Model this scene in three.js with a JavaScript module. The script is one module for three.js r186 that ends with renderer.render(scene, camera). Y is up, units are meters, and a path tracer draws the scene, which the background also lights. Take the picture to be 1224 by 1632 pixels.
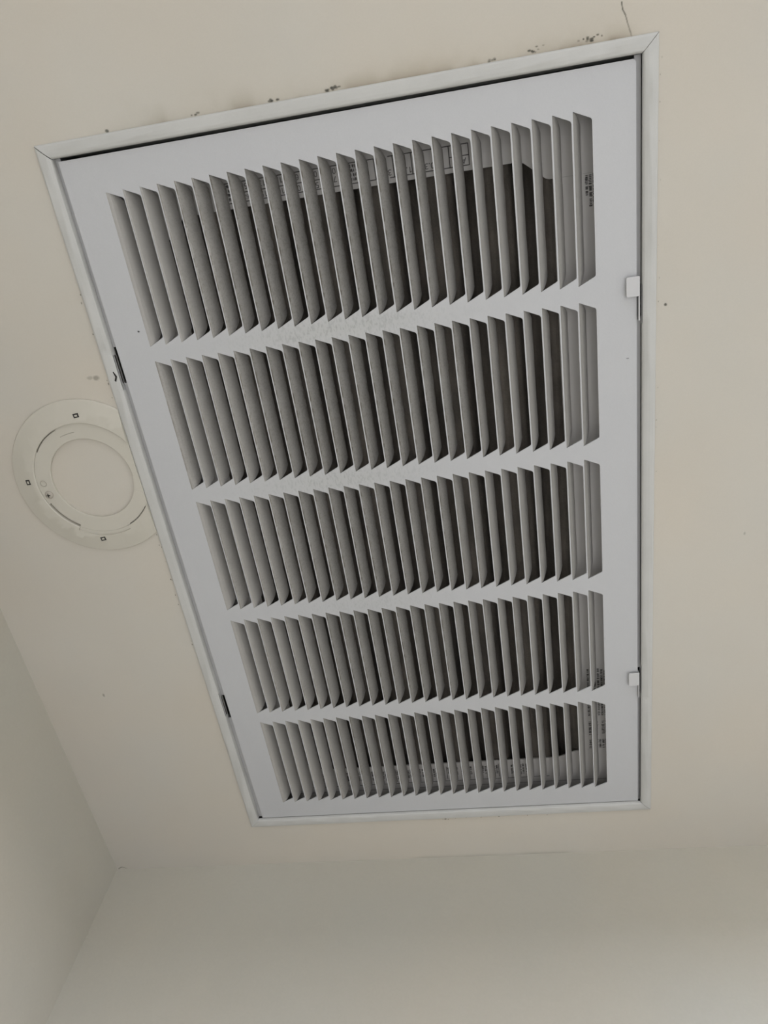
import * as THREE from 'three';
import { RectAreaLightUniformsLib } from 'three/addons/lights/RectAreaLightUniformsLib.js';
import { mergeGeometries, toCreasedNormals } from 'three/addons/utils/BufferGeometryUtils.js';
import { Brush, Evaluator, SUBTRACTION } from 'three-bvh-csg';

// ---------------------------------------------------------------- camera, light, exposure
const W = 0.40;                    // width of the grille over its flange, metres; X, Y, D below are in units of W
const CEIL = 2.40;                 // ceiling height
const scene = new THREE.Scene();
scene.background = new THREE.Color(0, 0, 0);
const camera = new THREE.PerspectiveCamera(70.9, 1224 / 1632, 0.02, 30);
{
  const right = new THREE.Vector3(0.98588886, 0.07623317, -0.14903627);
  const up = new THREE.Vector3(-0.10133947, -0.43683276, -0.89381618).negate();
  const back = new THREE.Vector3(-0.13324216, 0.89630667, -0.42294306).negate();
  camera.position.set(0.6698 * W, CEIL - 1.28934 * W, -0.1245 * W);
  camera.quaternion.setFromRotationMatrix(new THREE.Matrix4().makeBasis(right, up, back));
}
const renderer = new THREE.WebGLRenderer({ antialias: true });
renderer.toneMapping = THREE.LinearToneMapping;
renderer.toneMappingExposure = 1.0;
renderer.shadowMap.enabled = true;
RectAreaLightUniformsLib.init();
const LAMP = { x: 1.4, z: 0.4, w: 0.9, h: 0.6, intensity: 61.5, color: [0.955, 0.995, 1.15] };
{
  const l = new THREE.RectAreaLight(new THREE.Color().setRGB(...LAMP.color), LAMP.intensity, LAMP.w, LAMP.h);
  l.position.set(LAMP.x, CEIL - 0.075, LAMP.z);
  l.lookAt(LAMP.x, 0, LAMP.z);
  scene.add(l);
}

// daylight through the frosted window in the wall behind the camera
const WIN = { x: 1.3, y0: 0.95, y1: 2.15, w: 1.3, z: 2.4, intensity: 3.2, color: [0.97, 1.0, 1.08] };
{
  const l = new THREE.RectAreaLight(new THREE.Color().setRGB(...WIN.color), WIN.intensity, WIN.w, WIN.y1 - WIN.y0);
  l.position.set(WIN.x, (WIN.y0 + WIN.y1) / 2, WIN.z - 0.01); l.lookAt(WIN.x, (WIN.y0 + WIN.y1) / 2, 0);
  scene.add(l);
}

// ---------------------------------------------------------------- helpers
function rng(seed) { let s = seed >>> 0; return () => { s = (s + 0x6D2B79F5) >>> 0; let t = s; t = Math.imul(t ^ (t >>> 15), t | 1); t ^= t + Math.imul(t ^ (t >>> 7), t | 61); return ((t ^ (t >>> 14)) >>> 0) / 4294967296; }; }
function hash(x, y, s) { let h = Math.imul(x, 374761393) ^ Math.imul(y, 668265263) ^ Math.imul(s, 2147483647 ^ 0x5bd1e995); h = Math.imul(h ^ (h >>> 13), 1274126177); return ((h ^ (h >>> 16)) >>> 0) / 4294967296; }
function noise(x, y, s, per) {
  const x0 = Math.floor(x), y0 = Math.floor(y), fx = x - x0, fy = y - y0, u = fx * fx * (3 - 2 * fx), v = fy * fy * (3 - 2 * fy);
  const w = (n) => per ? ((n % per) + per) % per : n;
  const a = hash(w(x0), w(y0), s), b = hash(w(x0 + 1), w(y0), s), c = hash(w(x0), w(y0 + 1), s), d = hash(w(x0 + 1), w(y0 + 1), s);
  return a + (b - a) * u + (c - a) * v + (a - b - c + d) * u * v;
}
function fbm(x, y, s, oct = 4, per) { let r = 0, a = 0.5, n = 0; for (let i = 0; i < oct; i++) { r += a * noise(x, y, s + i, per); n += a; x *= 2; y *= 2; if (per) per *= 2; a *= 0.5; } return r / n; }
function texture(w, h, fn, srgb = true) {
  const data = new Uint8Array(w * h * 4);
  for (let j = 0; j < h; j++) for (let i = 0; i < w; i++) { const c = fn(i, j), k = (j * w + i) * 4; data[k] = c[0]; data[k + 1] = c[1]; data[k + 2] = c[2]; data[k + 3] = 255; }
  const t = new THREE.DataTexture(data, w, h); t.magFilter = THREE.LinearFilter; t.minFilter = THREE.LinearFilter;
  if (srgb) t.colorSpace = THREE.SRGBColorSpace;
  t.needsUpdate = true; return t;
}
const clamp = (v, a = 0, b = 1) => Math.min(b, Math.max(a, v));
const sstep = (a, b, v) => { const t = clamp((v - a) / (b - a)); return t * t * (3 - 2 * t); };
function add(parent, name, geometry, material) {
  const m = new THREE.Mesh(geometry, material); m.name = name; m.castShadow = m.receiveShadow = true; parent.add(m); return m;
}
function struct(name, geometry, material) { const m = add(scene, name, geometry, material); m.userData.kind = 'structure'; return m; }
function box(x0, x1, y0, y1, z0, z1) { const g = new THREE.BoxGeometry(x1 - x0, y1 - y0, z1 - z0); g.translate((x0 + x1) / 2, (y0 + y1) / 2, (z0 + z1) / 2); return g; }
// grid of points -> geometry; rows[i][j] = [x, y, z]
function sheet(rows, uvs, closeI = false) {
  const pos = [], uv = [], idx = [], n = rows.length, m = rows[0].length;
  rows.forEach((r, i) => r.forEach((p, j) => { pos.push(...p); uv.push(...(uvs ? uvs(i, j, p) : [i / (n - 1), j / (m - 1)])); }));
  for (let i = 0; i < (closeI ? n : n - 1); i++) for (let j = 0; j < m - 1; j++) { const a = i * m + j, b = ((i + 1) % n) * m + j; idx.push(a, b, a + 1, b, b + 1, a + 1); }
  const g = new THREE.BufferGeometry(); g.setAttribute('position', new THREE.Float32BufferAttribute(pos, 3)); g.setAttribute('uv', new THREE.Float32BufferAttribute(uv, 2)); g.setIndex(idx); g.computeVertexNormals(); return g;
}

// ---------------------------------------------------------------- setting: materials
const CT = { x0: -0.60, y0: -0.30, s: 2.20 };            // the part of the ceiling that carries its own marks, in W
const specks = [];
{
  const r = rng(11);
  const spot = (x, y, rad, dark, sx = 1) => specks.push([x, y, rad, dark, sx]);
  for (const [x, y, k] of [[0.130, -0.0030, 3], [0.281, -0.0040, 3], [0.4126, -0.0040, 4], [0.5133, -0.0056, 8], [0.505, -0.0030, 5], [0.7535, -0.0030, 5], [0.8174, -0.0045, 8], [0.8279, -0.0090, 2], [0.9004, -0.0060, 6], [0.890, -0.008, 3], [0.912, -0.009, 3]])
    for (let i = 0; i < k; i++) spot(x + (r() - 0.5) * 0.016, y + 0.0015 - r() * 0.003, 0.0007 + r() * 0.0010, 0.2 + r() * 0.42, 1.2 + r());
  for (let i = 0; i < 26; i++) { const y = 0.16 + r() * 0.95; spot(-0.0015 - r() * 0.004, y, 0.0006 + r() * 0.0014, 0.2 + r() * 0.45, 0.6); }
  for (let i = 0; i < 14; i++) { const y = 0.02 + r() * 0.8; spot(1.0015 + r() * 0.003, y, 0.0005 + r() * 0.0008, 0.12 + r() * 0.2, 0.5); }
  for (let i = 0; i < 10; i++) spot(0.45 + r() * 0.4, 1.5935 + r() * 0.003, 0.0006 + r() * 0.0012, 0.15 + r() * 0.35, 1.6);
  spot(1.0147, 0.3977, 0.0020, 0.55); spot(1.1702, 0.8578, 0.0030, 0.16, 0.6); spot(-0.2584, 1.1361, 0.0042, 0.22, 0.6);
  for (let i = 0; i < 12; i++) spot(-0.4135 + i * 0.0022, 1.7300 - Math.abs(Math.sin(i * 0.3)) * 0.006, 0.0013, 0.42 - i * 0.025, 1);
  spot(-0.024, 0.392, 0.004, 0.2, 1.5); spot(-0.036, 0.390, 0.003, 0.12, 2);
}
const ceilTex = (() => {
  const N = 2048, a = new Float32Array(N * N), b = new Float32Array(N * N);
  const put = (x, y, rad, dark, sx) => {
    const cx = (x - CT.x0) / CT.s * N, cy = (y - CT.y0) / CT.s * N, R = rad / CT.s * N, R2 = Math.ceil(R * 2.2 * Math.max(1, sx));
    for (let j = -R2; j <= R2; j++) for (let i = -R2; i <= R2; i++) {
      const px = Math.round(cx) + i, py = Math.round(cy) + j; if (px < 0 || py < 0 || px >= N || py >= N) continue;
      const d = Math.hypot((px - cx) / sx, py - cy) / R * (0.8 + 0.4 * noise(px * 0.35, py * 0.35, 5));
      const v = dark * (1 - sstep(0.6, 1.5, d)); a[py * N + px] = Math.max(a[py * N + px], v);
    }
  };
  specks.forEach((s) => put(...s));
  // hairline crack above the top right corner of the grille
  const crack = [[0.9461, -0.0450], [0.9475, -0.036], [0.9513, -0.0290], [0.9545, -0.0180], [0.9585, -0.0060], [0.9600, -0.0005]];
  for (let k = 0; k < crack.length - 1; k++) for (let t = 0; t < 1; t += 0.02) put(crack[k][0] + (crack[k + 1][0] - crack[k][0]) * t, crack[k][1] + (crack[k + 1][1] - crack[k][1]) * t, 0.0009, 0.42 - 0.06 * k, 1);
  const px = (i) => CT.x0 + (i + 0.5) / N * CT.s, base = [187, 182, 171];
  return texture(N, N, (i, j) => {
    const X = px(i), Y = CT.y0 + (j + 0.5) / N * CT.s, e = Math.min(i, j, N - 1 - i, N - 1 - j) / 120;
    const k = clamp(e), big = (fbm(X * 3, Y * 3, 21, 4) - 0.5) * 7 * k, fine = (hash(i, j, 9) - 0.5) * 2.2 * k, hue = (fbm(X * 5 + 9, Y * 5, 31, 3) - 0.5) * 7 * k;
    // brown dust line that collects against the flange
    const nearTop = sstep(0.06, 0.2, X) * sstep(1.0, 0.9, X) * (Y < 0.01 ? 1 : 0) > 0 ? sstep(0.06, 0.2, X) * sstep(1.0, 0.93, X) * Math.exp(-Math.max(0, -Y) / 0.012) : 0;
    const dirt = nearTop * (0.05 + 0.12 * sstep(0.42, 0.75, fbm(X * 22, Y * 22, 41, 3)) + 0.16 * sstep(0.76, 0.88, X) * sstep(0.98, 0.92, X) * fbm(X * 60, Y * 60, 43, 3));
    const smear = 0.10 * Math.exp(-(((Y - 1.7335) / 0.007) ** 2)) * sstep(0.36, 0.45, X) * sstep(0.86, 0.76, X) * (0.4 + 0.9 * fbm(X * 14, Y * 30, 47, 3));
    const d = Math.max(a[j * N + i], smear), s = (1 - d) * (1 - dirt);
    return [clamp((base[0] + big + fine + hue * 0.6) * s * (1 - 0.02 * d), 0, 255), clamp((base[1] + big + fine) * s * (1 - dirt * 0.12), 0, 255), clamp((base[2] + big + fine - hue * 0.6) * s * (1 - 0.06 * d - dirt * 0.35), 0, 255)];
  });
})();
const bumpTile = texture(512, 512, (i, j) => { const v = 255 * clamp(0.55 * fbm(i / 512 * 64, j / 512 * 64, 3, 4, 64) + 0.45 * fbm(i / 512 * 8, j / 512 * 8, 7, 3, 8)); return [v, v, v]; }, false);
bumpTile.wrapS = bumpTile.wrapT = THREE.RepeatWrapping;
const wallTex = texture(512, 512, (i, j) => { const b = (fbm(i / 512 * 4, j / 512 * 4, 51, 4, 4) - 0.5) * 9, h = (fbm(i / 512 * 5, j / 512 * 5, 61, 3, 5) - 0.5) * 5, f = (hash(i, j, 3) - 0.5) * 2; return [181 + b + f + h, 177 + b + f, 165 + b + f - h]; });
wallTex.wrapS = wallTex.wrapT = THREE.RepeatWrapping;
const ceilingMat = new THREE.MeshStandardMaterial({ map: ceilTex, roughness: 0.85 });
const wallMat = new THREE.MeshStandardMaterial({ map: wallTex, bumpMap: bumpTile, bumpScale: 0.0006, roughness: 0.8 });
const plainCeil = new THREE.MeshStandardMaterial({ color: new THREE.Color(0xbbb4a8), roughness: 0.85 });
const floorMat = new THREE.MeshStandardMaterial({ color: new THREE.Color().setRGB(0.60, 0.585, 0.56), roughness: 0.6 });
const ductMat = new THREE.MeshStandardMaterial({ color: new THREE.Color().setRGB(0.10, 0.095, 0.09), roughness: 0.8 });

// ---------------------------------------------------------------- setting: room
const XL = -0.4185 * W, ZB = -1.7330 * W, XR = 2.9, ZF = 2.4, TH = 0.10;
const CX = 0.5, CY = 0.7956, GH = 1.5911;                 // grille centre and height
const RIM = 0.0235;                                       // width of the flange
{
  const s = new THREE.Shape([[XL - TH, -ZF - TH], [XR + TH, -ZF - TH], [XR + TH, -ZB + TH], [XL - TH, -ZB + TH]].map(([x, y]) => new THREE.Vector2(x, y)));
  const o = 0.0120;
  s.holes.push(new THREE.Path([[o, o], [o, GH - o], [1 - o, GH - o], [1 - o, o]].map(([x, y]) => new THREE.Vector2(x * W, y * W))));
  const g = new THREE.ExtrudeGeometry(s, { depth: 0.016, bevelEnabled: false }); g.rotateX(-Math.PI / 2); g.translate(0, CEIL, 0);
  const p = g.attributes.position, uv = g.attributes.uv;
  for (let i = 0; i < p.count; i++) uv.setXY(i, (p.getX(i) / W - CT.x0) / CT.s, (-p.getZ(i) / W - CT.y0) / CT.s);
  struct('ceiling', g, ceilingMat);
}
function wall(name, x0, x1, z0, z1) {
  const g = box(x0, x1, 0, CEIL, z0, z1), p = g.attributes.position, n = g.attributes.normal, uv = g.attributes.uv;
  for (let i = 0; i < p.count; i++) { const a = Math.abs(n.getX(i)) > 0.5 ? p.getZ(i) : p.getX(i); uv.setXY(i, a / 0.7, (Math.abs(n.getY(i)) > 0.5 ? p.getZ(i) : p.getY(i)) / 0.7); }
  return struct(name, g, wallMat);
}
wall('wall_left', XL - TH, XL, ZB - TH, ZF + TH);
wall('wall_back', XL, XR, ZB - TH, ZB);
wall('wall_right', XR, XR + TH, ZB - TH, ZF + TH);
{
  const g = (x0, x1, y0, y1) => box(x0, x1, y0, y1, ZF, ZF + TH), a = WIN.x - WIN.w / 2, b = WIN.x + WIN.w / 2;
  struct('wall_front', mergeGeometries([g(XL, a, 0, CEIL), g(b, XR, 0, CEIL), g(a, b, 0, WIN.y0), g(a, b, WIN.y1, CEIL)]), wallMat);
  const win = new THREE.Group(); win.name = 'window_1'; win.userData.kind = 'structure'; win.position.set(WIN.x, WIN.y0, ZF); scene.add(win);
  const hw = WIN.w / 2, hh = WIN.y1 - WIN.y0, fr = new THREE.MeshStandardMaterial({ color: 0xe8e8e6, roughness: 0.5 });
  add(win, 'window_frame', mergeGeometries([box(-hw, -hw + 0.05, 0, hh, 0.03, 0.08), box(hw - 0.05, hw, 0, hh, 0.03, 0.08), box(-hw + 0.05, hw - 0.05, 0, 0.05, 0.03, 0.08), box(-hw + 0.05, hw - 0.05, hh - 0.05, hh, 0.03, 0.08), box(-0.02, 0.02, 0.05, hh - 0.05, 0.03, 0.08)]), fr);
  add(win, 'window_pane', box(-hw + 0.05, hw - 0.05, 0.05, hh - 0.05, 0.05, 0.06), new THREE.MeshStandardMaterial({ color: 0xe9edf0, emissive: new THREE.Color().setRGB(...WIN.color), emissiveIntensity: 0.6, roughness: 0.7 }));
}
struct('floor', box(XL - TH, XR + TH, -0.08, 0, ZB - TH, ZF + TH), floorMat);
{ // sheet metal plenum above the opening
  const x0 = 0.0 * W, x1 = 1.0 * W, z1 = -0.0 * W, z0 = -GH * W, y0 = CEIL + 0.017, y1 = CEIL + 0.30, t = 0.004;
  struct('trim_1', mergeGeometries([box(x0 - t, x0, y0, y1, z0, z1), box(x1, x1 + t, y0, y1, z0, z1), box(x0, x1, y0, y1, z0 - t, z0), box(x0, x1, y0, y1, z1, z1 + t), box(x0 - t, x1 + t, y1, y1 + t, z0 - t, z1 + t)]), ductMat);
}

// ---------------------------------------------------------------- return air grille
const grille = new THREE.Group(); grille.name = 'return_air_grille'; grille.position.set(CX * W, CEIL, -CY * W); scene.add(grille);
grille.userData = { label: 'large white louvered return air grille in a mitred frame set into the ceiling', category: 'vent' };
const G = (X, Y, D) => [(X - CX) * W, D * W, -(Y - CY) * W];
// dust on the painted sheet: thickest along the middle of the two upper cross rails
const PT = [1024, 1640];
const panelTex = texture(PT[0], PT[1], (i, j) => {
  const X = (i + 0.5) / PT[0], Y = (j + 0.5) / PT[1] * GH;
  let d = 0;
  for (const [y, x, sx, k] of [[0.364, 0.45, 0.17, 0.75], [0.655, 0.40, 0.16, 0.6], [0.944, 0.42, 0.14, 0.35], [0.364, 0.30, 0.10, 0.25]]) d = Math.max(d, k * Math.exp(-(((X - x) / sx) ** 2)) * Math.exp(-(((Y - y) / 0.022) ** 2)));
  const grit = sstep(0.45, 0.80, fbm(X * 420, Y * 200, 81, 3)), fine = (hash(i, j, 4) - 0.5) * 2.5, big = (fbm(X * 6, Y * 6, 85, 3) - 0.5) * 4;
  let s = 1 - d * (0.03 + 0.15 * grit);
  const dot = Math.hypot((X - 0.0839) * 1, Y - 0.3196); if (dot < 0.0017) s *= 0.25;
  const sc = Math.hypot((X - 0.953) / 2.2, Y - 0.484); if (sc < 0.0012) s *= 0.7;
  return [(178 + big + fine) * s, (179 + big + fine) * s, (180 + big * 0.8 + fine) * (s - d * 0.02)];
});
const paint = new THREE.MeshStandardMaterial({ map: panelTex, bumpMap: bumpTile.clone(), bumpScale: 0.00006, roughness: 0.5 });
paint.bumpMap.repeat.set(6, 9); paint.bumpMap.needsUpdate = true;
const frameTex = texture(512, 512, (i, j) => { const b = (fbm(i / 512 * 8, j / 512 * 8, 91, 4, 8) - 0.5) * 10, f = (hash(i, j, 6) - 0.5) * 3; return [180 + b + f, 180 + b + f, 176 + b + f]; });
frameTex.wrapS = frameTex.wrapT = THREE.RepeatWrapping;
const framePaint = new THREE.MeshStandardMaterial({ map: frameTex, roughness: 0.5 });
const plainPaint = new THREE.MeshStandardMaterial({ color: new THREE.Color(0xbababa), roughness: 0.5 });
const collarPaint = new THREE.MeshStandardMaterial({ color: new THREE.Color(0xa9a9a8), roughness: 0.55 });
const blackHole = new THREE.MeshStandardMaterial({ color: new THREE.Color(0x17150f), roughness: 0.9 });

// four mitred flange rails: an open folded sheet profile swept along each side
{
  const prof = [[0, 0.0002], [0.0004, -0.0018], [0.0016, -0.0036], [0.004, -0.0046], [0.010, -0.0052], [0.016, -0.0046], [0.0200, -0.0034], [0.0224, -0.0014], [0.0235, 0.0015], [0.0235, 0.010],
    [0.0222, 0.010], [0.0218, 0.0005], [0.0195, -0.0018], [0.0155, -0.0030], [0.010, -0.0036], [0.0040, -0.0030], [0.0022, -0.0020], [0.0012, 0.0002], [0, 0.0002]];
  const sloped = [[0.0206, -0.0034], [0.0222, -0.0016], [0.0232, 0.0010], [0.0237, 0.0050], [0.0239, 0.0100]];   // inner lip of the side and lower rails, rolled back at a slope
  const rail = (len, at, cut0, cut1, slope = false, notches = []) => {
    const ts = [0.02, 0.98]; for (let i = 0; i <= 24; i++) ts.push(i / 24);
    for (const [a, b] of notches) ts.push((a - 0.0006) / len, (a + 0.0006) / len, (b - 0.0006) / len, (b + 0.0006) / len);
    ts.sort((a, b) => a - b);
    const n = ts.length - 1, rows = ts.map((f, i) => {
      const inNotch = notches.some(([a, b]) => f * len > a && f * len < b), cutAway = !slope || i === 0 || i === n || notches.some(([a, b]) => f * len > a && f * len < b);
      return prof.map((pd, k) => { let [u, d] = pd; if (inNotch && k >= 8 && k <= 10) [u, d] = [[0.0226, -0.0006], [0.0226, 0.0006], [0.0220, 0.0010]][k - 8]; if (!cutAway && k >= 6 && k <= 9) [u, d] = sloped[k - 5]; const a = u + cut0, b = len - u - cut1; return G(...at(a + (b - a) * f, u), d); });
    });
    const g = sheet(rows, (i, j, p) => [p[0] / 0.12, p[2] / 0.12]);
    // end caps on the mitres
    const caps = [0, n].map((e) => { const pts = rows[e], pos = [], idx = []; pts.forEach((p) => pos.push(...p)); for (let k = 0; k < 9; k++) { const a = k, b = k + 1, c = 18 - k, d = 17 - k; idx.push(a, b, c, b, d, c); } const q = new THREE.BufferGeometry(); q.setAttribute('position', new THREE.Float32BufferAttribute(pos, 3)); q.setAttribute('uv', new THREE.Float32BufferAttribute(pts.flatMap((p) => [p[0] / 0.12, p[2] / 0.12]), 2)); q.setIndex(idx); q.computeVertexNormals(); return q; });
    return toCreasedNormals(mergeGeometries([g, ...caps]), 0.6);
  };
  add(grille, 'flange_rail', rail(GH, (t, u) => [u, t], 0.0010, 0.0003, true, [[0.342, 0.411], [1.168, 1.237]]), framePaint);
  add(grille, 'flange_rail', rail(1, (t, u) => [t, u], 0.0010, 0.0006), framePaint);
  add(grille, 'flange_rail', rail(GH, (t, u) => [1 - u, t], 0.0003, 0.0008, false, [[0.346, 0.414], [1.172, 1.252]]), framePaint);
  add(grille, 'flange_rail', rail(1, (t, u) => [t, GH - u], 0.0003, 0.0004), framePaint);
}
// collar: the four inner walls above the flange, notched for the latches and hinges
{
  const t = 0.002, d0 = 0.004, d1 = 0.106, a = 0.0218, hole = (y0, y1, e0, e1) => new THREE.Path([[y0, e0], [y1, e0], [y1, e1], [y0, e1]].map(([x, y]) => new THREE.Vector2(x * W, y * W)));
  const side = (len, holes) => { const s = new THREE.Shape([[a, d0], [len - a, d0], [len - a, d1], [a, d1]].map(([x, y]) => new THREE.Vector2(x * W, y * W))); s.holes.push(...holes); return new THREE.ExtrudeGeometry(s, { depth: t * W, bevelEnabled: false }); };
  const R = side(GH, [hole(0.346, 0.414, 0.0043, 0.06), hole(1.172, 1.252, 0.0043, 0.06)]); R.rotateY(Math.PI / 2); R.translate((1 - RIM - CX) * W, 0, CY * W);
  const L = side(GH, [hole(0.342, 0.411, 0.0043, 0.05), hole(1.168, 1.237, 0.0043, 0.05)]); L.rotateY(Math.PI / 2); L.translate((RIM - t - CX) * W, 0, CY * W);
  const T = side(1, []); T.translate(-CX * W, 0, (CY - RIM) * W);
  const B = side(1, []); B.translate(-CX * W, 0, (CY - GH + RIM - t) * W);
  for (const [x0, x1, xn, cuts] of [[RIM, 0.0330, RIM + 0.0006, [[0.342, 0.411], [1.168, 1.237]]], [1 - RIM, 0.9665, 1 - RIM - 0.0006, [[0.346, 0.414], [1.172, 1.252]]]]) {
    const pts = [[x0, RIM], [x1, RIM]]; for (const [a, b] of cuts) pts.push([x1, a], [xn, a], [xn, b], [x1, b]); pts.push([x1, GH - RIM], [x0, GH - RIM]);
    const g = new THREE.ExtrudeGeometry(new THREE.Shape(pts.map(([x, y]) => new THREE.Vector2((x - CX) * W, (y - CY) * W))), { depth: 0.0012 * W, bevelEnabled: false }); g.rotateX(-Math.PI / 2); g.translate(0, 0.0102 * W, 0);
    add(grille, 'door_stop', g, collarPaint);
  }
  add(grille, 'collar', mergeGeometries([R, L, T, B]), collarPaint);
  // ledge inside the collar that the filter backs onto
  const s = new THREE.Shape([[RIM, RIM], [1 - RIM, RIM], [1 - RIM, GH - RIM], [RIM, GH - RIM]].map(([x, y]) => new THREE.Vector2((x - CX) * W, (y - CY) * W)));
  s.holes.push(new THREE.Path([[0.10, 0.095], [0.10, 1.50], [0.90, 1.50], [0.90, 0.095]].map(([x, y]) => new THREE.Vector2((x - CX) * W, (y - CY) * W))));
  const g = new THREE.ExtrudeGeometry(s, { depth: 0.0015 * W, bevelEnabled: false }); g.rotateX(-Math.PI / 2); g.translate(0, 0.1040 * W, 0);
  add(grille, 'filter_ledge', g, collarPaint);
}
// face panel: one sheet with 5 rows of 26 lanced slots and a turned-up edge
const PL = 0.0316, PLB = 0.0348, PR = 0.9678, PRB = 0.9708, PTOP = 0.0288, PBOT = 1.5655, PD = 0.0030, PTH = 0.0020;
const slotX = (row, c) => { const k = row / 4; return (0.0974 + 0.030355 * c + 2.6e-5 * c * c) * (1 - k) + (0.1000 + 0.03084 * c) * k; }, SLOT = 0.0290, COLS = 26, Y0 = 0.0856, ROW = 0.2914, LEN = 0.2640, INSET = 0.0125;
{
  const v = (X, Y) => new THREE.Vector2((X - CX) * W, (Y - CY) * W), r = 0.0035;
  const s = new THREE.Shape([v(PL, PTOP), v(PR - 0.004, PTOP), v(PR, PTOP + 0.004), v(PRB, PBOT), v(PLB, PBOT)]);
  for (let row = 0; row < 5; row++) for (let c = 0; c < COLS; c++) {
    const x = slotX(row, c), y = Y0 + row * ROW, e = x + SLOT;
    s.holes.push(new THREE.Path([v(x, y), v(x, y + LEN), v(x + 0.0012, y + LEN - 0.0002), v(e - r * 0.8, y + LEN - INSET), v(e - r * 0.15, y + LEN - INSET - r * 0.5), v(e, y + LEN - INSET - r * 1.2), v(e, y + INSET + r * 0.9), v(e - r * 0.25, y + INSET + r * 0.2), v(e - r * 0.8, y + INSET - r * 0.3), v(x + 0.0012, y + 0.0002)]));
  }
  const g = new THREE.ExtrudeGeometry(s, { depth: PTH * W, bevelEnabled: false }); g.rotateX(-Math.PI / 2); g.translate(0, PD * W, 0);
  const lip = (x0, x1, y0, y1) => { const [ax, ay, az] = G(x0, y1, PD + PTH), [bx, by, bz] = G(x1, y0, 0.020); const q = box(ax, bx, ay, by, az, bz).toNonIndexed(); return q; };
  const all = mergeGeometries([g, lip(0.0356, 0.0356 + PTH, PTOP, PBOT), lip(0.9640 - PTH, 0.9640, PTOP + 0.004, PBOT), lip(PL + 0.001, PR - 0.004, PTOP + 0.0004, PTOP + PTH), lip(PLB, PR, PBOT - PTH, PBOT - 0.0002)]);
  const p = all.attributes.position, uv = all.attributes.uv;
  for (let i = 0; i < p.count; i++) uv.setXY(i, p.getX(i) / W + CX, (-p.getZ(i) / W + CY) / GH);
  add(grille, 'face_panel', all, paint);
}
// louvers: each a curved blade that leaves the sheet at the left side of its slot and climbs to the right
function bladeGeometry(seed, a0 = 22, bend = 0.22) {
  const ns = 10, ny = 30, th = 0.0017, pr = [[0, 0]]; let ang = 0;
  const S = 0.0330;
  for (let i = 1; i <= ns * 4; i++) { const t = (i - 0.5) / (ns * 4); ang = (a0 + (66.5 - a0) * sstep(0, bend, t) - 3 * sstep(0.75, 1, t)) * Math.PI / 180; const p = pr[i - 1]; pr.push([p[0] + Math.cos(ang) * S / (ns * 4), p[1] + Math.sin(ang) * S / (ns * 4)]); }
  const at = (t) => { const f = t * ns * 4, i = Math.min(ns * 4 - 1, Math.floor(f)), k = f - i, a = pr[i], b = pr[i + 1]; const l = Math.hypot(b[0] - a[0], b[1] - a[1]); return { p: [a[0] + (b[0] - a[0]) * k, a[1] + (b[1] - a[1]) * k], n: [-(b[1] - a[1]) / l, (b[0] - a[0]) / l] }; };
  const inset = (t) => 0.0120 * t + 0.0085 * t ** 5;
  const side = (off) => {
    const rows = [];
    for (let i = 0; i <= ns; i++) { const t = i / ns, { p, n } = at(t), row = []; for (let j = 0; j <= ny; j++) { const a = inset(t), y = a + (LEN - 2 * a) * j / ny, w = (noise(j * 0.35, t * 2, seed) - 0.5) * 0.0006 * t; row.push([(p[0] + n[0] * off + w) * W, (p[1] + n[1] * off) * W, -y * W]); } rows.push(row); }
    return rows;
  };
  const lo = side(0), hi = side(th), uvs = (i, j) => [i / ns, j / ny];
  const strip = (a, b, k) => sheet([a, b], (i, j) => [k, j / (a.length - 1)]);
  const col = (r, j) => r.map((q) => q[j]);
  return toCreasedNormals(mergeGeometries([sheet(lo, uvs), sheet(hi, uvs), strip(lo[0], hi[0], 0.01), strip(lo[ns], hi[ns], 0.99), strip(col(lo, 0), col(hi, 0), 0.5), strip(col(lo, ny), col(hi, ny), 0.5)]), 0.7);
}
const bladeTex = (dirt, seed) => texture(64, 1024, (i, j) => {
  const t = i / 64, y = j / 1024, grit = fbm(t * 14, y * 110, seed, 3), soft = fbm(t * 2, y * 9, seed + 9, 3);
  const edge = (Math.exp(-(((t - 0.03) / 0.03) ** 2)) * 0.55 + Math.exp(-(((t - 0.95) / 0.05) ** 2)) * 0.3) * dirt * sstep(0.30, 0.70, fbm(3, y * 22, seed + 4, 3));
  const d = 0.06 + dirt * (0.07 + 0.10 * sstep(0.40, 0.80, grit) + 0.12 * soft), f = (hash(i, j, seed) - 0.5) * 4, s = 1 - d * 0.75 - edge * 0.5;
  return [(162 + f) * s, (160 + f) * (s - d * 0.015 - edge * 0.04), (155 + f) * (s - d * 0.05 - edge * 0.11)];
});
const bladeMats = [0.15, 0.5, 0.8, 1.0].map((d, i) => new THREE.MeshStandardMaterial({ map: bladeTex(d, 101 + i * 7), roughness: 0.55 }));
const bladeGeos = [1, 2, 3, 4].map((k) => bladeGeometry(k)), softBlade = bladeGeometry(5, 1, 0.52), easyBlade = bladeGeometry(6, 8, 0.36);   // the strips next to the left margin bend more gently
{
  const r = rng(5);
  for (let row = 0; row < 5; row++) for (let c = 0; c < COLS; c++) {
    const x = slotX(row, c), y = Y0 + row * ROW, dust = Math.exp(-(((c - 11) / 8) ** 2)) * [1, 1, 0.85, 0.7, 0.55][row] + (r() - 0.5) * 0.25;
    const m = add(grille, 'louver', c === 0 ? softBlade : c < 6 ? easyBlade : bladeGeos[Math.floor(r() * 4)], bladeMats[Math.floor(clamp(dust, 0, 0.99) * 4)]);
    m.position.set(...G(x, y, PD + (c < 6 ? 0.0002 : 0.0009))); m.rotation.z = (r() - 0.5) * 0.035;
  }
}
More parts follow.
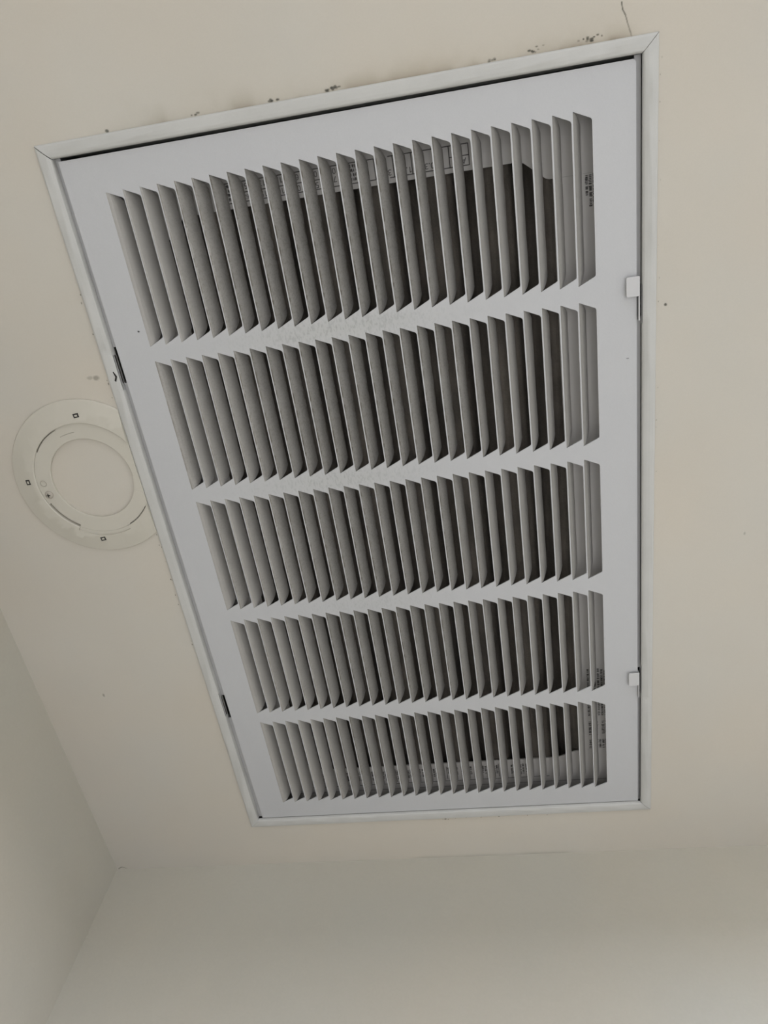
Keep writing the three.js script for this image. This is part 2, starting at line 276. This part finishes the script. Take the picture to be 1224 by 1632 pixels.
// two quarter-turn latches on the right edge of the panel: a folded tab with a thin stem below it
for (const [y0, y1, y2] of [[0.345, 0.377, 0.419], [1.178, 1.2105, 1.246]]) {
  const s = new THREE.Shape(), x0 = 0.9505, x1 = 0.9715, q = 0.0022, P = (X, Y) => [(X - CX) * W, (Y - CY) * W];
  s.moveTo(...P(x0 + q, y0)); s.lineTo(...P(x1, y0)); s.lineTo(...P(x1, y1)); s.lineTo(...P(x0 + q, y1)); s.quadraticCurveTo(...P(x0, y1), ...P(x0, y1 - q)); s.lineTo(...P(x0, y0 + q)); s.quadraticCurveTo(...P(x0, y0), ...P(x0 + q, y0));
  const g = new THREE.ExtrudeGeometry(s, { depth: 0.0016 * W, bevelEnabled: true, bevelSize: 0.0005 * W, bevelThickness: 0.0005 * W, bevelSegments: 2 }); g.rotateX(-Math.PI / 2); g.translate(0, (PD - 0.0062) * W, 0);
  const tab = add(grille, 'latch', g, plainPaint); tab.userData.label = 'small white square latch tab';
  const [ax, ay, az] = G(0.9707, y2, PD - 0.0058), [bx, by, bz] = G(0.9723, y0 + 0.001, 0.022);
  add(tab, 'latch_stem', box(ax, bx, ay, by, az, bz), plainPaint);
}
// hinge tab pressed out of the left flange, leaving a dark bent cut
{
  const P = (X, Y) => new THREE.Vector2((X - CX) * W, (Y - CY) * W);
  const s = new THREE.Shape([P(0.0150, 0.3845), P(0.0166, 0.3845), P(0.0205, 0.3940), P(0.0160, 0.4035), P(0.0135, 0.4010), P(0.0172, 0.3945)]);
  const g = new THREE.ExtrudeGeometry(s, { depth: 0.001 * W, bevelEnabled: false }); g.rotateX(-Math.PI / 2); g.translate(0, -0.0052 * W, 0);
  add(grille, 'hinge_cut', g, blackHole).userData.label = 'small dark bent cut in the left flange';
}

// ---------------------------------------------------------------- air filter behind the louvers
const FD = 0.043, FX0 = 0.062, FX1 = 0.938, FY0 = 0.034, FY1 = 1.557, WX0 = 0.167, WX1 = 0.843, WY0 = 0.1435, WY1 = 1.4535, J0 = 0.1765, J1 = 1.4365;
const filter = new THREE.Group(); filter.name = 'air_filter'; filter.position.set(CX * W, CEIL + FD * W, -CY * W); scene.add(filter);
filter.userData = { label: 'pleated air filter with printed white cardboard frame and dusty dark folds, seen through the louvers', category: 'filter' };
const cardTex = (() => {
  const PX = 1340, w = Math.round((FX1 - FX0) * PX), h = Math.round((FY1 - FY0) * PX), cv = document.createElement('canvas'); cv.width = w; cv.height = h;
  const c = cv.getContext('2d'), x = (X) => (X - FX0) * PX, y = (Y) => (Y - FY0) * PX, r = rng(77), ink = '#1d1c1b';
  c.fillStyle = '#b5b3b1'; c.fillRect(0, 0, w, h);
  c.strokeStyle = ink; c.fillStyle = ink; c.lineWidth = 1.5;
  const line = (a, b, d, e) => { c.beginPath(); c.moveTo(x(a), y(b)); c.lineTo(x(d), y(e)); c.stroke(); };
  const word = (t, X, Y, size, rot, font = 'sans-serif', bold = '') => { c.save(); c.translate(x(X), y(Y)); c.rotate(rot); c.font = bold + Math.round(size * PX) + 'px ' + font; c.textAlign = 'center'; c.textBaseline = 'middle'; c.fillText(t, 0, 0); c.restore(); };
  // rows of small print too fine to read: broken strokes in word-length runs
  const print = (X, Y, len, size, rot) => { c.save(); c.translate(x(X), y(Y)); c.rotate(rot); let p = 0; const L = len * PX, s = size * PX; while (p < L) { const n = 2 + Math.floor(r() * 7); for (let k = 0; k < n && p < L; k++) { const cw = s * 0.5, up = r() < 0.25 ? 0.25 : 0; c.fillRect(p, -s * (0.5 + up), Math.max(1.3, cw * 0.34), s * (1 + up)); if (r() < 0.7) c.fillRect(p, (r() - 0.5) * s * 0.9, cw * 0.8, Math.max(1.2, s * 0.2)); if (r() < 0.5) c.fillRect(p + cw * 0.55, -s * 0.5, Math.max(1.2, cw * 0.3), s); p += cw * 1.25; } p += s * 0.55; } c.restore(); };
  const UP = Math.PI;
  // right-hand efficiency table, printed upside down
  line(0.5755, 0.1026, 0.7093, 0.1026); line(0.5755, 0.1352, 0.7093, 0.1352); line(0.7093, 0.1026, 0.7093, 0.1352); line(0.6770, 0.1026, 0.6770, 0.1352); line(0.6770, 0.1200, 0.7093, 0.1200);
  for (const X of [0.5835, 0.6145]) line(X, 0.1026, X, 0.1352);
  word('A', 0.7005, 0.1278, 0.0125, UP); word('0.3', 0.6435, 0.1276, 0.0125, UP); word('1.0', 0.6055, 0.1280, 0.0125, UP); word('3', 0.5762, 0.1272, 0.0125, UP);
  line(0.655, 0.121, 0.662, 0.132);
  // small box, four-line note, and the long number table, also upside down
  line(0.5200, 0.1028, 0.5520, 0.1028); line(0.5520, 0.1028, 0.5520, 0.1346); line(0.5520, 0.1346, 0.5200, 0.1346);
  line(0.29, 0.1028, 0.5200, 0.1028); line(0.29, 0.1346, 0.5200, 0.1346); line(0.29, 0.1200, 0.468, 0.1200);
  for (const [X, d] of [[0.305, 0], [0.338, 0], [0.372, 0], [0.404, 0], [0.434, 0], [0.466, 0], [0.498, 0]]) line(X, 0.1028 + d, X, 0.1346);
  for (let k = 0; k < 4; k++) { print(0.532, 0.1075 + k * 0.0068, 0.026, 0.0042, UP); print(0.303, 0.1075 + k * 0.0068, 0.024, 0.0042, UP); }
  const t1 = ['5', '13', '12', '6', '0', '0'], t2 = ['162', '15', '10', '0', '5', '7'];
  [0.328, 0.357, 0.387, 0.4190, 0.4510, 0.4830].forEach((X, k) => { word(t1[k], X, 0.1106, 0.0120, UP); word(t2[k], X, k === 5 ? 0.123 : 0.1274, k === 0 ? 0.009 : 0.0120, UP); });
  // side strip: three lines of small print running down from its upper end, and blocks of print near its lower end
  for (const [X, a, b] of [[0.8975, 0.1795, 0.2118], [0.9035, 0.1795, 0.2283], [0.9095, 0.1785, 0.2250], [0.9155, 0.1795, 0.222]]) print(X, a, b - a, 0.0040, Math.PI / 2);
  for (let k = 0; k < 7; k++) {
    const X = 0.8700 + k * 0.0075;
    print(X, 1.195 + (k % 3) * 0.003, 0.055, 0.0042, Math.PI / 2); print(X, 1.262, 0.067, 0.0045, Math.PI / 2);
    if (k !== 3) print(X + 0.001, 1.348 - (k % 2) * 0.006, 0.042, 0.0058, Math.PI / 2); print(X + 0.001, 1.404, 0.026, 0.0045, Math.PI / 2);
  }
  // lower strip: a table of short upright entries
  line(0.17, 1.5120, 0.77, 1.5120);
  for (let k = 0; k < 25; k++) { const X = 0.205 + k * 0.0213; for (let q = 0; q < 3; q++) if (r() < 0.78) print(X + q * 0.0065, 1.4680 + (q % 2) * 0.002, 0.022 + r() * 0.014, 0.0042, Math.PI / 2); if (k % 2) line(X - 0.004, 1.464, X - 0.004, 1.506); }
  c.strokeStyle = 'rgba(70,68,66,0.5)'; c.lineWidth = 3; line(FX0, 1.5300, FX1, 1.5300);
  const t = new THREE.CanvasTexture(cv); t.colorSpace = THREE.SRGBColorSpace; t.magFilter = THREE.LinearFilter; return t;
})();
{
  const cardboard = new THREE.MeshStandardMaterial({ map: cardTex, roughness: 0.75 }), edgeCard = new THREE.MeshStandardMaterial({ color: new THREE.Color(0xb9b5ae), roughness: 0.8 });
  const P = ([X, Y]) => new THREE.Vector2((X - CX) * W, (Y - CY) * W), tk = 0.0030;
  const strip = (pts, name) => {
    const g = new THREE.ExtrudeGeometry(new THREE.Shape(pts.map(P)), { depth: tk * W, bevelEnabled: false }); g.rotateX(-Math.PI / 2);
    const p = g.attributes.position, uv = g.attributes.uv;
    for (let i = 0; i < p.count; i++) uv.setXY(i, (p.getX(i) / W + CX - FX0) / (FX1 - FX0), 1 - (-p.getZ(i) / W + CY - FY0) / (FY1 - FY0));
    return add(filter, name, g, cardboard);
  };
  const ch = (m) => [[WX1 + 0.002, J0], [WX1 - 0.006, J0], [WX1 - 0.012, J0 - 0.0022], [0.797, WY0 + 0.003], [0.785, WY0], [0.215, WY0], [0.203, WY0 + 0.003], [WX0 + 0.012, J0 - 0.0022], [WX0 + 0.006, J0], [WX0 - 0.002, J0]].map(([a, b]) => m ? [a, WY1 - (b - WY0) * (WY1 - J1) / (J0 - WY0)] : [a, b]);
  strip([[FX0, FY0], [FX1, FY0], [FX1, J0], ...ch(false), [FX0, J0]], 'cardboard_strip');
  strip([[FX0, FY1], [FX1, FY1], [FX1, J1], ...ch(true).map(([a, b]) => [a, b]), [FX0, J1]], 'cardboard_strip');
  strip([[WX1, J0 + 0.0003], [FX1, J0 + 0.0003], [FX1, J1 - 0.0003], [WX1, J1 - 0.0003], [WX1, 1.40], [WX1 - 0.001, 1.1], [WX1 + 0.001, 0.8], [WX1 - 0.001, 0.5]], 'cardboard_strip');
  strip([[FX0, J0 + 0.0003], [WX0, J0 + 0.0003], [WX0, J1 - 0.0003], [FX0, J1 - 0.0003]], 'cardboard_strip');
  // the deep sides of the tray
  const e = tk, dd = 0.0600, sd = (x0, x1, y0, y1) => { const a = [(x0 - CX) * W, (x1 - CX) * W], b = [-(y1 - CY) * W, -(y0 - CY) * W]; return box(a[0], a[1], e * W, dd * W, b[0], b[1]); };
  add(filter, 'tray_side', mergeGeometries([sd(FX0, FX0 + e, FY0, FY1), sd(FX1 - e, FX1, FY0, FY1), sd(FX0 + e, FX1 - e, FY0, FY0 + e), sd(FX0 + e, FX1 - e, FY1 - e, FY1)]), edgeCard);
  // pleated media: one folded cloth, valleys 0.0975 apart
  const mediaTex = texture(512, 1024, (i, j) => { const u = i / 512, v = j / 1024, a = fbm(u * 60, v * 14, 131, 4), b = fbm(u * 9, v * 20, 137, 4), k = 0.55 + 0.6 * a * 0.7 + 0.35 * b, f = (hash(i, j, 8) - 0.5) * 7; return [clamp(90 * k + f, 0, 255), clamp(85 * k + f, 0, 255), clamp(79 * k + f, 0, 255)]; });
  const media = new THREE.MeshStandardMaterial({ map: mediaTex, roughness: 0.95, bumpMap: bumpTile.clone(), bumpScale: 0.0008 }); media.bumpMap.repeat.set(3, 5); media.bumpMap.needsUpdate = true;
  const rows = [], V0 = 0.1200, PP = 0.0975, ny = 60, mx0 = FX0 + 0.01, mx1 = FX1 - 0.01, nx = 18 * 9;
  for (let i = 0; i <= nx; i++) {
    const X = mx0 + (mx1 - mx0) * i / nx, row = [];
    for (let j = 0; j <= ny; j++) {
      const Y = FY0 + 0.01 + (FY1 - FY0 - 0.02) * j / ny, sh = (noise(Math.round((X - V0) / PP) * 3.1, Y * 4, 141) - 0.5) * 0.010, ph = ((X + sh - V0) / PP) % 1, f = (ph + 1) % 1, tri = Math.abs(f - 0.5) * 2;           // 1 at the valleys
      const d = 0.0040 + 0.006 * tri + 0.046 * sstep(0.34, 0.98, tri) + (noise(X * 60, Y * 16, 143) - 0.5) * 0.003;
      row.push([(X - CX) * W, d * W, -(Y - CY) * W]);
    }
    rows.push(row);
  }
  add(filter, 'pleated_media', sheet(rows, (i, j) => [i / nx, j / ny]), media);
}

// ---------------------------------------------------------------- detector mounting base on the ceiling, left of the grille
{
  const RX = -0.0970, RY = 0.5905, base = new THREE.Group(); base.name = 'detector_mounting_base'; base.position.set(RX * W, CEIL, -RY * W); scene.add(base);
  base.userData = { label: 'round white plastic detector mounting base left empty on the ceiling, partly behind the grille edge', category: 'mounting base' };
  const plastic = new THREE.MeshStandardMaterial({ color: new THREE.Color(0xb9b5a9), roughness: 0.5 });
  const dark = new THREE.MeshStandardMaterial({ color: new THREE.Color(0x2c2a27), roughness: 0.8 }), screwMat = new THREE.MeshStandardMaterial({ color: new THREE.Color(0xa39d92), roughness: 0.5 });
  const ev = new Evaluator(); ev.useGroups = false;
  const lathe = (pts) => { const g = new THREE.LatheGeometry(pts.map(([r, h]) => new THREE.Vector2(r * W, -h * W)), 160); return g; };
  const brush = (g) => { if (!g.attributes.uv) g.setAttribute('uv', new THREE.Float32BufferAttribute(new Float32Array(g.attributes.position.count * 2), 2)); if (!g.index) { const n = g.attributes.position.count; g.setIndex([...Array(n).keys()]); }
    const P = g.attributes.position, I = g.index; let vol = 0; const a = new THREE.Vector3(), c2 = new THREE.Vector3(), e = new THREE.Vector3();
    for (let k = 0; k < I.count; k += 3) { a.fromBufferAttribute(P, I.getX(k)); c2.fromBufferAttribute(P, I.getX(k + 1)); e.fromBufferAttribute(P, I.getX(k + 2)); vol += a.dot(c2.cross(e)); }
    if (vol < 0) { for (let k = 0; k < I.count; k += 3) { const t = I.getX(k); I.setX(k, I.getX(k + 1)); I.setX(k + 1, t); } g.computeVertexNormals(); }
    const b = new Brush(g.toNonIndexed()); b.updateMatrixWorld(); return b; };
  const cutBox = box(-RX * W + 0.0003, 0.2, -0.03, 0.02, -0.2, 0.2);
  const arcSlot = (r0, r1, a0, a1, top, bot) => { const s = new THREE.Shape(), n = 24, A = (a) => a * Math.PI / 180; for (let i = 0; i <= n; i++) { const a = A(a0 + (a1 - a0) * i / n); const p = [Math.cos(a) * r1 * W, -Math.sin(a) * r1 * W]; i ? s.lineTo(...p) : s.moveTo(...p); } for (let i = n; i >= 0; i--) { const a = A(a0 + (a1 - a0) * i / n); s.lineTo(Math.cos(a) * r0 * W, -Math.sin(a) * r0 * W); } const g = new THREE.ExtrudeGeometry(s, { depth: (bot - top) * W, bevelEnabled: false }); g.rotateX(-Math.PI / 2); g.translate(0, -bot * W, 0); return g; };
  const ring = (pts, cuts, name, parent) => {
    let b = brush(lathe(pts));
    for (const c of [cutBox, ...cuts]) { const r = ev.evaluate(b, brush(c), SUBTRACTION); r.updateMatrixWorld(); b = r; }
    return add(parent, name, toCreasedNormals(b.geometry, 0.5), plastic);
  };
  // outer dished rim, raised bead, then the recessed twist-lock ring round an open middle
  ring([[0.1180, 0], [0.1180, 0.0078], [0.1192, 0.0088], [0.1290, 0.0092], [0.1400, 0.0086], [0.1450, 0.0070], [0.1490, 0.0058], [0.1585, 0.0046], [0.1635, 0.0036], [0.1650, 0.0018], [0.1650, 0], [0.1180, 0]].reverse(), [arcSlot(0.1155, 0.1258, -121, -68, 0.0060, 0.03)], 'outer_rim', base);
  const inner = ring([[0.0855, 0], [0.0855, 0.0046], [0.0865, 0.0052], [0.1120, 0.0056], [0.1178, 0.0056], [0.1178, 0], [0.0855, 0]].reverse(),
    [arcSlot(0.1158, 0.1200, 110, 144, -0.005, 0.03), arcSlot(0.1128, 0.1190, -158, -121, -0.005, 0.03), arcSlot(0.1158, 0.1200, -66, -38, -0.005, 0.03), arcSlot(0.1000, 0.1010, 92, 110, 0.004, 0.03), arcSlot(0.0850, 0.1130, -153.6, -153, 0.0052, 0.03), arcSlot(0.0850, 0.1130, -126.5, -126, 0.0052, 0.03), arcSlot(0.0850, 0.1120, -24, -3, 0.0046, 0.03)], 'twist_ring', base);
  for (const a of [84, 176, -98]) {
    const t = a * Math.PI / 180, r = 0.1345, g = box(-0.0056 * W, 0.0056 * W, -0.0095 * W, -0.0080 * W, -0.0042 * W, 0.0042 * W);
    const clip = add(base, 'clip_slot', g, dark); clip.position.set(Math.cos(t) * r * W, 0, Math.sin(t) * r * W); clip.rotation.y = a === 176 ? Math.PI / 2 : -0.1;
    add(clip, 'clip_tooth', box(-0.0026 * W, 0.0026 * W, -0.0101 * W, -0.0085 * W, -0.0017 * W, 0.0017 * W), plastic);
  }
  const sx = Math.cos(-167 * Math.PI / 180) * 0.1045 * W, sz = Math.sin(-167 * Math.PI / 180) * 0.1045 * W;
  const head = new THREE.LatheGeometry([[0, 0.0098], [0.0036, 0.0097], [0.0070, 0.0090], [0.0084, 0.0076], [0.0084, 0.0050]].map(([r, h]) => new THREE.Vector2(r * W, -h * W)), 32);
  const sc = add(base, 'screw', head, screwMat); sc.position.set(sx, 0, sz);
  add(sc, 'screw_slot', mergeGeometries([box(-0.0040 * W, 0.0040 * W, -0.0103 * W, -0.0090 * W, -0.0009 * W, 0.0009 * W), box(-0.0009 * W, 0.0009 * W, -0.0103 * W, -0.0090 * W, -0.0040 * W, 0.0040 * W)]), dark);
  const kt = 179 * Math.PI / 180, key = new THREE.TorusGeometry(0.0062 * W, 0.0006 * W, 8, 32); key.rotateX(Math.PI / 2); key.translate(Math.cos(kt) * 0.1055 * W, -0.0062 * W, Math.sin(kt) * 0.1055 * W);
  add(base, 'keyhole_rim', key, screwMat);
}

// ---------------------------------------------------------------- the room's ceiling lamp, behind the camera
{
  const lamp = new THREE.Group(); lamp.name = 'ceiling_lamp'; lamp.position.set(LAMP.x, CEIL, LAMP.z); scene.add(lamp);
  lamp.userData = { label: 'flat rectangular white lamp fixed to the ceiling farther back in the room', category: 'lamp' };
  const hw = LAMP.w / 2 + 0.03, hh = LAMP.h / 2 + 0.03;
  add(lamp, 'lamp_body', box(-hw, hw, -0.055, 0, -hh, hh), plainCeil);
  add(lamp, 'diffuser', box(-LAMP.w / 2, LAMP.w / 2, -0.07, -0.055, -LAMP.h / 2, LAMP.h / 2), new THREE.MeshStandardMaterial({ color: 0xf4f2ee, emissive: new THREE.Color().setRGB(...LAMP.color), emissiveIntensity: 1.5, roughness: 0.6 }));
}

renderer.render(scene, camera);
